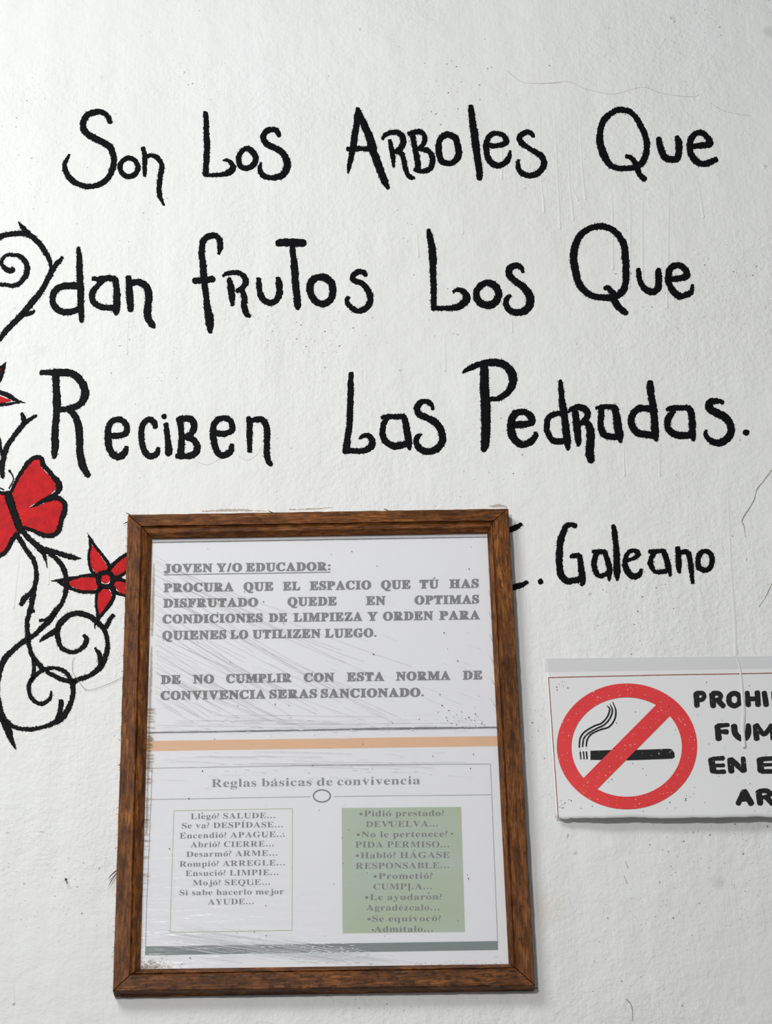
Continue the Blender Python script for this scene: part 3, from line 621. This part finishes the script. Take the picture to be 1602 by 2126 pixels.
row(lo_sh, [('Reglas', 439, 532), ('básicas', 543, 646.6), ('de', 657.6, 690), ('convivencia', 700, 871.7)], 1634.3, 1628, (440, 870), 16.5, T_OFF, M['inkg'], 'title_line', 0.04)
def k5(a): return 225 + a / 3.641
def k6(a): return 665 + a / 3.4826
for tx, a, b, yl, yr in (('Llegó? SALUDE...', 622, 1262, 366, 358), ('Se va? DESPÍDASE...', 555, 1320, 437, 427), ('Encendió? APAGUE...', 538, 1335, 513, 500), ('Abrió? CIERRE...', 620, 1252, 580, 572),
        ('Desarmó? ARME...', 588, 1280, 652, 642), ('Rompió? ARREGLE...', 537, 1335, 727, 715), ('Ensució? LIMPIE...', 582, 1288, 797, 788), ('Mojó? SEQUE...', 637, 1225, 868, 862),
        ('Si sabe hacerlo mejor', 538, 1325, 943, 933), ('AYUDE...', 752, 1100, 1013, 1008)):
    row(lo_sh, [(tx, k5(a), k5(b))], 1600 + yl / 3.641, 1600 + yr / 3.641, (k5(a), k5(b)), 11.4, T_OFF, M['ink2'], 'text_line', 0.045)
green = slab('green_panel', [(709, 1677.5), (957, 1675.2), (965, 1935), (711, 1938)], DP - 0.00003, 0.00003, M['lgreen'], lo_sh)
for tx, a, b, yl, yr in (('•Pidió prestado?', 278, 893, 332, 327), ('DEVUELVA...', 328, 850, 408, 404), ('•No le pertenece?', 258, 918, 483, 478), ('PIDA PERMISO...', 252, 932, 556, 554),
        ('•Habló? HÁGASE', 252, 935, 634, 630), ('RESPONSABLE...', 255, 932, 710, 705), ('•Prometió?', 380, 810, 784, 780), ('CUMPLA...', 383, 808, 860, 857), ('•Le ayudaron?', 320, 877, 936, 932),
        ('Agradézcalo...', 330, 862, 1012, 1010), ('•Se equivocó?', 335, 870, 1092, 1088), ('Admítalo...', 388, 815, 1167, 1164)):
    row(lo_sh, [(tx, k6(a), k6(b))], 1600 + yl / 3.4826, 1600 + yr / 3.4826, (k6(a), k6(b)), 12.3, T_OFF, M['ink2'], 'text_line', 0.045)
slab('orange_band', [(301, 1538.5), (1036, 1528), (1037, 1549), (300, 1559.5)], DP, 0.00004, M['orange'], lo_sh)
slab('dark_green_band', [(302, 1965), (1033.2, 1953.8), (1033.6, 1972.3), (300.5, 1983.5)], DP, 0.00004, M['dgreen'], lo_sh)
def rule(name, s, mat, closed=False):
    p = Paint(DP - .00001, 0.00002)
    pts = parse(s, (0, 0, 1)); pts = pts + ([pts[0]] if closed else [])
    for a, b in zip(pts, pts[1:]): p.stroke([a, b], rough=.05, flecks=False, cap=False, step=12)
    return p.build(name, mat, lo_sh)
rule('border_line', '315.6,1595,1.1 665,1589 1018,1586 1032.6,1954', M['inkg']); rule('border_line', '315.6,1595,1.2 314,1649 304.6,1875 302,1965', M['ink2'])
rule('divider_line', '315,1660,1.1 644,1654', M['inkg']); rule('divider_line', '693,1653.7,1.1 1019,1650', M['inkg'])
rule('list_box', '361,1683.2,1.5 606.8,1678.8 606,1931.5 352.7,1935.6', M['outline'], True)
p = Paint(DP, 0.00003); p.stroke([(668 + 17.5 * math.cos(a), 1652.5 + 12.5 * math.sin(a), 2.8) for a in [i * math.tau / 16 for i in range(16)]], True, rough=.05, flecks=False); p.build('ring_mark', M['ink2'], lo_sh)
# clear film over both sheets, its scratches and folds, and highlights painted in white
film = slab('clear_film', [(306, 1110), (1016, 1098), (1062, 2008), (283, 2019)], D_S + 0.0004, 0.00003, M['film'], FR)
film['label'] = 'scratched clear plastic film'
rng = random.Random(3)
def creases_and_glints(name, mat, gen, n, parent=film, d=0.00048):
    p = Paint(D_S + d, 0.00003)
    for i in range(n):
        q = gen(i)
        q = [a for a in q if 322 < a[0] < 1004 and 1122 < a[1] < 2000]
        if len(q) > 1: p.stroke(q, rough=.25, flecks=False, cap=False, step=4)
    o = p.build(name, mat, parent); o['kind'] = 'stuff'; return o
def arc(i):      # long scratches fanning down to the right
    y0 = 1155 + i * 5.5 + rng.uniform(-4, 4); x0 = 323 + max(0, rng.gauss(0, 40)); L = rng.uniform(180, 640); c = rng.uniform(.45, .8)
    out = []
    for k in range(12):
        t = k / 11; x = x0 + L * t; y = y0 + L * c * t - 90 * c * t * t * (L / 500)
        if y < 1500 - (0 if x < 900 else 30): out.append((x, y, rng.uniform(.35, .85)))
    return out[:rng.randint(6, 12)]
creases_and_glints('scratches', M['scr'], arc, 58)
def glint(i):  # pale lines painting the shine that catches along creased film
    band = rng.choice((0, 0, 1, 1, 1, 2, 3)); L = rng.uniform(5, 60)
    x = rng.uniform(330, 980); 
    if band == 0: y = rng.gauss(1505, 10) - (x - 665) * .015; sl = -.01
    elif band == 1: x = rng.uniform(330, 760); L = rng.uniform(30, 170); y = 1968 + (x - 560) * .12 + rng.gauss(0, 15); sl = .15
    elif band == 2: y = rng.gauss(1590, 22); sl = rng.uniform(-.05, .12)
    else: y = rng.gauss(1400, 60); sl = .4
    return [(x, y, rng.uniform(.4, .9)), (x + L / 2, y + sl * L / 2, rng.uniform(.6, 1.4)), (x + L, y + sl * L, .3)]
creases_and_glints('creases_and_glints', M['milkglint'], glint, 300)
def spark(i):  # short white dabs painted as sparkling highlights on the film
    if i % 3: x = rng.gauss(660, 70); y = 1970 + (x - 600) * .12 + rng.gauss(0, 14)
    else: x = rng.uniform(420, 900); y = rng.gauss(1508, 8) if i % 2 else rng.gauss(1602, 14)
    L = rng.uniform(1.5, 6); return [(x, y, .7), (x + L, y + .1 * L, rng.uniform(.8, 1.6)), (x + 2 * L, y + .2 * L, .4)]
creases_and_glints('sparkles', M['glint'], spark, 150)
def fold(i):
    x = rng.uniform(325, 620); y = rng.gauss(1500, 14) if i % 2 else rng.gauss(1575, 16); L = rng.uniform(120, 420)
    return [(x, y, .5), (x + L * .5, y + rng.uniform(-2, 6), .9), (x + L, y + rng.uniform(0, 10), .4)]
creases_and_glints('folds', M['scr'], fold, 16)
p = Paint(D_S + 0.0004, 0.00004); rng = random.Random(8)
for i in range(120):
    y = rng.uniform(1470, 1600) if i % 3 else rng.uniform(1600, 1860); ed = 311 - (y - 1340) * 0.032; x = ed - 2 + rng.uniform(0, 4)
    p.stroke([(x, y, rng.uniform(.5, 1.8)), (x + rng.uniform(3, 9), y + rng.uniform(-1, 1), rng.uniform(.6, 2)), (x + rng.uniform(9, 17), y + rng.uniform(-2, 2), .4)], rough=.3, flecks=False, step=3)
for y0, y1 in ((1170, 1320), (1340, 1480), (1480, 1640), (1640, 1730)):
    ed = lambda y: 318 - (y - 1120) * 0.0285
    p.stroke([(ed(y0) + 3, y0, 2), (ed((y0 + y1) / 2) + 3, (y0 + y1) / 2, 5), (ed(y1) + 3, y1, 3)], rough=1.0)
for i in range(150):
    x = 292 + abs(rng.gauss(0, 34)); y = 2010 - abs(rng.gauss(0, 9)) - max(0, (x - 292) * .014); a = rng.uniform(0, 3)
    p.stroke([(x, y, .5), (x + 3 * math.cos(a), y + 2 * math.sin(a), rng.uniform(.6, 1.6)), (x + 6 * math.cos(a), y + 4 * math.sin(a), .4)], rough=.2, flecks=False, step=3)
for i in range(70):
    x = rng.uniform(860, 1048); y = 2003 - (x - 1050) * .012 - abs(rng.gauss(0, 5)); a = rng.uniform(0, 3)
    p.stroke([(x, y, .5), (x + 2 * math.cos(a), y + 1.5 * math.sin(a), rng.uniform(.6, 1.4)), (x + 4 * math.cos(a), y + 2 * math.sin(a), .4)], rough=.2, flecks=False, step=3)
for i in range(8):
    x = rng.uniform(1025, 1030); p.stroke([(1013 + i * .5, 1135 + i * 45, .6), (1015 + i * 2.6, 1160 + i * 45, 1.6), (1016 + i * 2.8, 1175 + i * 45, .5)], rough=.3, flecks=False, step=3)
o = p.build('yellowed_glue', M['glue'], film); o['kind'] = 'stuff'
p = Paint(D_S + 0.0005, 0.00008); rng = random.Random(12)      # fly specks on the film
for i in range(120):
    x, y = (rng.uniform(330, 1040), rng.uniform(1130, 2000)) if i % 4 else (rng.gauss(960, 22), rng.gauss(1492, 16))
    if 325 < x < 1008: p.blob(x, y, rng.uniform(.4, 1.3), rough=.2)
o = p.build('specks', M['dark'], film); o['kind'] = 'stuff'
p = Paint(0.004, 0.0001); rng = random.Random(4)               # loose wood fibres along the outer edge
for i in range(34):
    y = rng.uniform(1075, 2055); x = 265 - (y - 1068) * 0.032 + 2.5; a = rng.uniform(-.9, .9); L = rng.uniform(3, 7)
    p.stroke([(x, y, .9), (x - L * .6, y + a * L * .5, .7), (x - L, y + a * L, .3)], rough=.1, flecks=False, step=2)
for (x, y, a, L) in ((236, 1812, 1.0, 14), (238, 1818, 1.6, 16), (268, 1068, -.6, 9), (262, 1085, .4, 8), (1110, 2052, .2, 4), (560, 1062, -.5, 5), (800, 1058, -.4, 5), (250, 1588, .1, 8)):
    p.stroke([(x + 5, y - a * 4, 2.2), (x - L * .4, y + a * L * .4, 1.6), (x - L * .8, y + a * L * .9, .4)], rough=.3, flecks=False, step=2)
o = p.build('wood_fibres', M['dark'], FR); o['kind'] = 'stuff'
settle(FR)

# ------------------------------------------------------------------ the no smoking sign
SG = thing('no_smoking_sign', 'white paper no smoking sign with a red prohibition ring taped right of the frame', 'sign')
S1, S2 = (1110, 1340, 3.256), (1400, 1340, 5.317)
def bend(x, y):           # the sheet lifts away from the wall towards its lower edge
    t = max(0.0, min(1.0, (y - 1366) / 335.0)); e = 1.0
    if x < 1260: e = 0.45 + 0.55 * max(0.0, (x - 1130) / 130.0)
    return 0.0009 + e * (0.0005 * t + 0.0085 * t * t * t) + 0.0004 * math.sin(x * .021 + 1) * t
def edge_l(t): return 1129 + (1151.5 - 1129) * t
nx, ny = 96, 40; XR = 1960
v, f = [], []
rngs = random.Random(21); rag = vnoise(rngs, nx + 1, 5.0); rag2 = vnoise(rngs, nx + 1, 1.3)
for j in range(ny + 1):
    t = j / ny
    for i in range(nx + 1):
        s = i / nx; xl = edge_l(t); x = xl + (XR - xl) * s
        yt = 1367 - (x - 1129) * 0.0108; yb = 1698 + (x - 1151) * -0.003 + (1.4 * rag[i] + .7 * rag2[i]) * (1 if i else 0) + (3.0 if 1165 < x < 1185 else 0)
        y = yt + (yb - yt) * t
        v.append(P(x, y, bend(x, y)))
k = nx + 1
for j in range(ny):
    for i in range(nx): f.append((j * k + i, (j + 1) * k + i, (j + 1) * k + i + 1, j * k + i + 1))
sheet = link('sign_sheet', v, f, M['signpaper'], SG, True)
sm = sheet.modifiers.new('thickness', 'SOLIDIFY'); sm.thickness = 0.0003; sm.offset = -1 
def sp(name, mat, parent=sheet, b=0.00022, h=0.00004): 
    q = Paint(b, h, bend); q.nm = name; q.mt = mat; q.pr = parent; return q
q = sp('border_line', 'redline'); q.stroke(parse('92,217,5 158,1165,5', S1), rough=.12, flecks=False, cap=False); q.stroke(parse('92,217,5 850,200,5 1602,187,5 2600,165,5', S1), rough=.12, flecks=False, cap=False); q.build(q.nm, M[q.mt], sheet)
cy = (1110, 1340, 3.256)
q = sp('cigarette', 'blackprint')
q.fill(Q('375,712 600,704 690,706 905,698 925,702 942,725 944,755 930,765 600,777 375,773', S1), False)
for s in ('305,717,9 311,770,9', '327,716,9 332,769,9', '347,716,11 352,769,11'): q.stroke(parse(s, S1), rough=.25, flecks=False, cap=False)
tess(q.build(q.nm, M[q.mt], sheet))
q = sp('smoke', 'blackprint')
for s in ('300,688,11 305,630 335,585 400,545 450,525 490,480 505,430 487,408,5', '322,683,11 330,630 360,595 420,560 470,535 508,490 523,440 507,395,5', '347,680,11 352,640 380,600 440,570 500,550 538,500 546,440 525,382,5'): q.stroke(parse(s, S1), rough=.2, flecks=False)
q.build(q.nm, M[q.mt], sheet)
q = sp('prohibition_ring', 'redprint', b=0.00030)
n = 160; ids = []
for i in range(n):
    a = i * math.tau / n; row_ = []
    for r in (0, .5, 1):
        cx = 622 + (620 - 622) * r; cy_ = 682 + (686.5 - 682) * r; rx = 474 + (373 - 474) * r; ry = 425 + (336 - 425) * r
        X, Y = cx + rx * math.cos(a), cy_ + ry * math.sin(a)
        row_.append(q.pt(1110 + X / 3.256, 1340 + Y / 3.256, q.base))
    ids.append(row_)
for i in range(n):
    a, b = ids[i], ids[(i + 1) % n]
    for j in (0, 1): q.f.append((a[j], b[j], b[j + 1], a[j + 1]))
m = 30; sl = []
for i in range(m + 1):
    t = i / m; a = (848 + (295 - 848) * t, 372 + (930 - 372) * t); b = (940 + (388 - 940) * t, 447 + (1005 - 447) * t)
    sl.append((q.pt(1110 + a[0] / 3.256, 1340 + a[1] / 3.256, q.base + .00002), q.pt(1110 + b[0] / 3.256, 1340 + b[1] / 3.256, q.base + .00002)))
for i in range(m): q.f.append((sl[i][0], sl[i][1], sl[i + 1][1], sl[i + 1][0]))
q.build(q.nm, M[q.mt], sheet)
SL = [['238,535,58 245,665,54', '240,527,46 305,527,46 326,562,46 300,598,44 250,603,40'],
      ['412,540,58 425,668,58', '420,527,46 485,530,48 508,562,50 488,595,44 440,603,40', '480,610,56 535,668,56'],
      ['o660,528,58 710,560,62 714,630,62 660,666,56 606,635,60 604,560,60'],
      ['800,520,48 812,658,54', '912,518,54 920,655,58', '810,592,48 915,588,48'], ['988,522,52 1010,655,56'],
      ['1095,522,56 1108,655,56', '1095,520,44 1160,522,44 1180,552,44 1150,585,40 1105,590,40', '1110,592,40 1170,594,44 1195,625,44 1165,655,44 1110,658,40'],
      ['1262,522,54 1275,655,54'], ['1355,522,54 1368,655,54', '1355,520,44 1425,530,50 1455,585,54 1430,640,50 1368,656,44'], ['o1590,524,58 1640,560,60 1644,625,60 1592,660,56 1540,630,60 1536,560,60'],
      ['470,895,58 485,1030,62', '480,885,46 590,878,40', '505,950,40 575,955,52'],
      ['655,890,62 668,970,62 720,1022,58 785,1022,56 810,960,62 812,880,50'],
      ['890,890,54 905,1028,60', '900,885,56 985,975,50 1068,885,50', '1078,890,56 1088,1028,60'],
      ['1215,880,54 1165,1028,54', '1222,880,54 1285,1028,58', '1190,975,40 1260,975,40'], ['1370,890,58 1383,1028,58', '1375,880,46 1440,884,46 1462,915,46 1435,948,42 1385,955,40', '1425,960,52 1480,1028,54'],
      ['405,1262,66 425,1385,66', '420,1252,42 535,1243,46', '430,1328,34 540,1323,40', '440,1395,42 550,1393,42'],
      ['610,1262,58 625,1388,62', '625,1262,56 755,1380,56', '755,1245,48 765,1380,56'],
      ['940,1262,66 950,1380,66', '955,1255,46 1080,1246,44', '960,1320,32 1075,1315,34', '965,1392,46 1085,1390,46'],
      ['1230,1265,34 1200,1246,42 1150,1255,44 1150,1295,44 1205,1325,44 1225,1365,44 1190,1395,42 1140,1380,34'], ['1275,1246,46 1400,1240,46', '1338,1262,60 1345,1385,60'], ['1500,1250,54 1455,1388,54', '1508,1250,54 1565,1388,58', '1480,1340,40 1545,1340,40'],
      ['760,1615,56 700,1745,52', '772,1612,58 845,1745,60', '735,1700,42 825,1700,42'],
      ['925,1618,62 945,1742,62', '935,1607,46 1015,1605,50 1052,1640,46 1010,1672,42 960,1678,40', '1020,1685,56 1075,1742,56'],
      ['1170,1615,62 1185,1738,62', '1185,1605,44 1290,1598,44', '1190,1670,34 1280,1665,36', '1195,1745,44 1300,1742,44'], ['1425,1605,54 1375,1742,54', '1432,1605,54 1495,1742,58', '1400,1695,40 1470,1695,40']]
for L in SL:
    q = sp('printed_letter', 'blackprint')
    for s in L:
        if s[0] == 'o': q.stroke(parse(s[1:], S2), True, rough=.35, flecks=False)
        else:
            pts = parse(s, S2); q.stroke([(a, b, c * 1.12) for a, b, c in pts], rough=.35, flecks=False)
    q.build(q.nm, M[q.mt], sheet)
# strip of tape along the top and the drip of wall paint that ran over it
v, f = [], []
for i in range(41):
    x = 1131 + (1955 - 1131) * i / 40; yt = 1367.5 - (x - 1129) * .0108
    for j in range(4):
        y = yt + (28 - (x - 1131) * .006) * j / 3; v.append(P(x, y, bend(x, y) + 0.00033))
for i in range(40):
    for j in range(3): f.append((i * 4 + j, i * 4 + j + 1, i * 4 + j + 5, i * 4 + j + 4))
link('tape_strip', v, f, M['tape'], SG)
d = drip([(1528, 1364), (1534, 1383), (1538, 1410), (1540, 1440), (1543, 1480), (1541, 1510), (1543, 1540), (1544, 1552)], 8.5, 9.5, SG, bend, 0.0004, 0.0007)
q = Paint(0.00028, 0.00016, bend); rng = random.Random(5)      # worn flecks of white and fly specks
for i in range(150):
    a = rng.uniform(0, math.tau); r = rng.uniform(.79, 1.0)
    if i % 4 == 0: t = rng.random(); X, Y = 848 - 500 * t + rng.uniform(0, 60), 400 + 520 * t + rng.uniform(0, 60)
    else: X, Y = 622 + 474 * r * math.cos(a), 684 + 425 * r * math.sin(a)
    s = rng.uniform(.3, .85); q.blob(1110 + X / 3.256, 1340 + Y / 3.256, s, s * rng.uniform(1, 1.8), rough=.15)
o = q.build('worn_flecks', M['white'], sheet); o['kind'] = 'stuff'
q = Paint(0.00028, 0.00012, bend)
for i in range(110):
    x = rng.uniform(1140, 1602); y = 1400 + 295 * rng.random() ** .6
    if i % 3 == 0: x, y = rng.choice(((1425, 1655), (1560, 1680), (1590, 1688), (1160, 1425), (1165, 1668))); x += rng.gauss(0, 9); y += rng.gauss(0, 6); y = min(y, 1694)
    q.blob(x, y, rng.uniform(.35, 1.1), rough=.2)
o = q.build('specks', M['dark'], sheet); o['kind'] = 'stuff'
settle(SG)

# ------------------------------------------------------------------ small things on the wall
def tube(name, pts, r, mat, parent=None, n=8):
    v, f = [], []
    for i, (p, rr) in enumerate(zip(pts, r)):
        a = pts[max(0, i - 1)]; b = pts[min(len(pts) - 1, i + 1)]; t = (b - a).normalized(); s = t.cross(Vector((0.3, 0.1, 1))).normalized(); u = t.cross(s)
        for j in range(n): v.append(p + s * (math.cos(j * math.tau / n) * rr) + u * (math.sin(j * math.tau / n) * rr))
    for i in range(len(pts) - 1):
        for j in range(n): f.append((i * n + j, i * n + (j + 1) % n, (i + 1) * n + (j + 1) % n, (i + 1) * n + j))
    f.append(tuple(reversed(range(n)))); f.append(tuple((len(pts) - 1) * n + j for j in range(n)))
    return link(name, v, f, mat, parent, True)
a, b = P(134.5, 1823, 0), P(136.6, 1826.5, 0.0045)
nl = tube('nail', [a + Vector((0, .001, 0)), a.lerp(b, .5), b, b + Vector((.0002, -.0007, -.0001)), b + Vector((.0002, -.0009, -.0001))], [.0004, .0005, .0006, .0011, .0007], M['metal'])
nl['label'] = 'small dark bent nail stub in the wall left of the frame'; nl['category'] = 'nail'
pts = spline(parse('885,710,1 862,760 862,880 920,975 1000,1080 1060,1100 1180,1070 1350,1000 1475,936', C14), False, 3)
th = tube('loose_thread', [P(x, y, 0.0012) for x, y, _ in pts], [0.00016] * len(pts), M['fibre'], None, 5)
th['label'] = 'thin grey thread curling across the vine spiral to the frame'; th['category'] = 'thread'
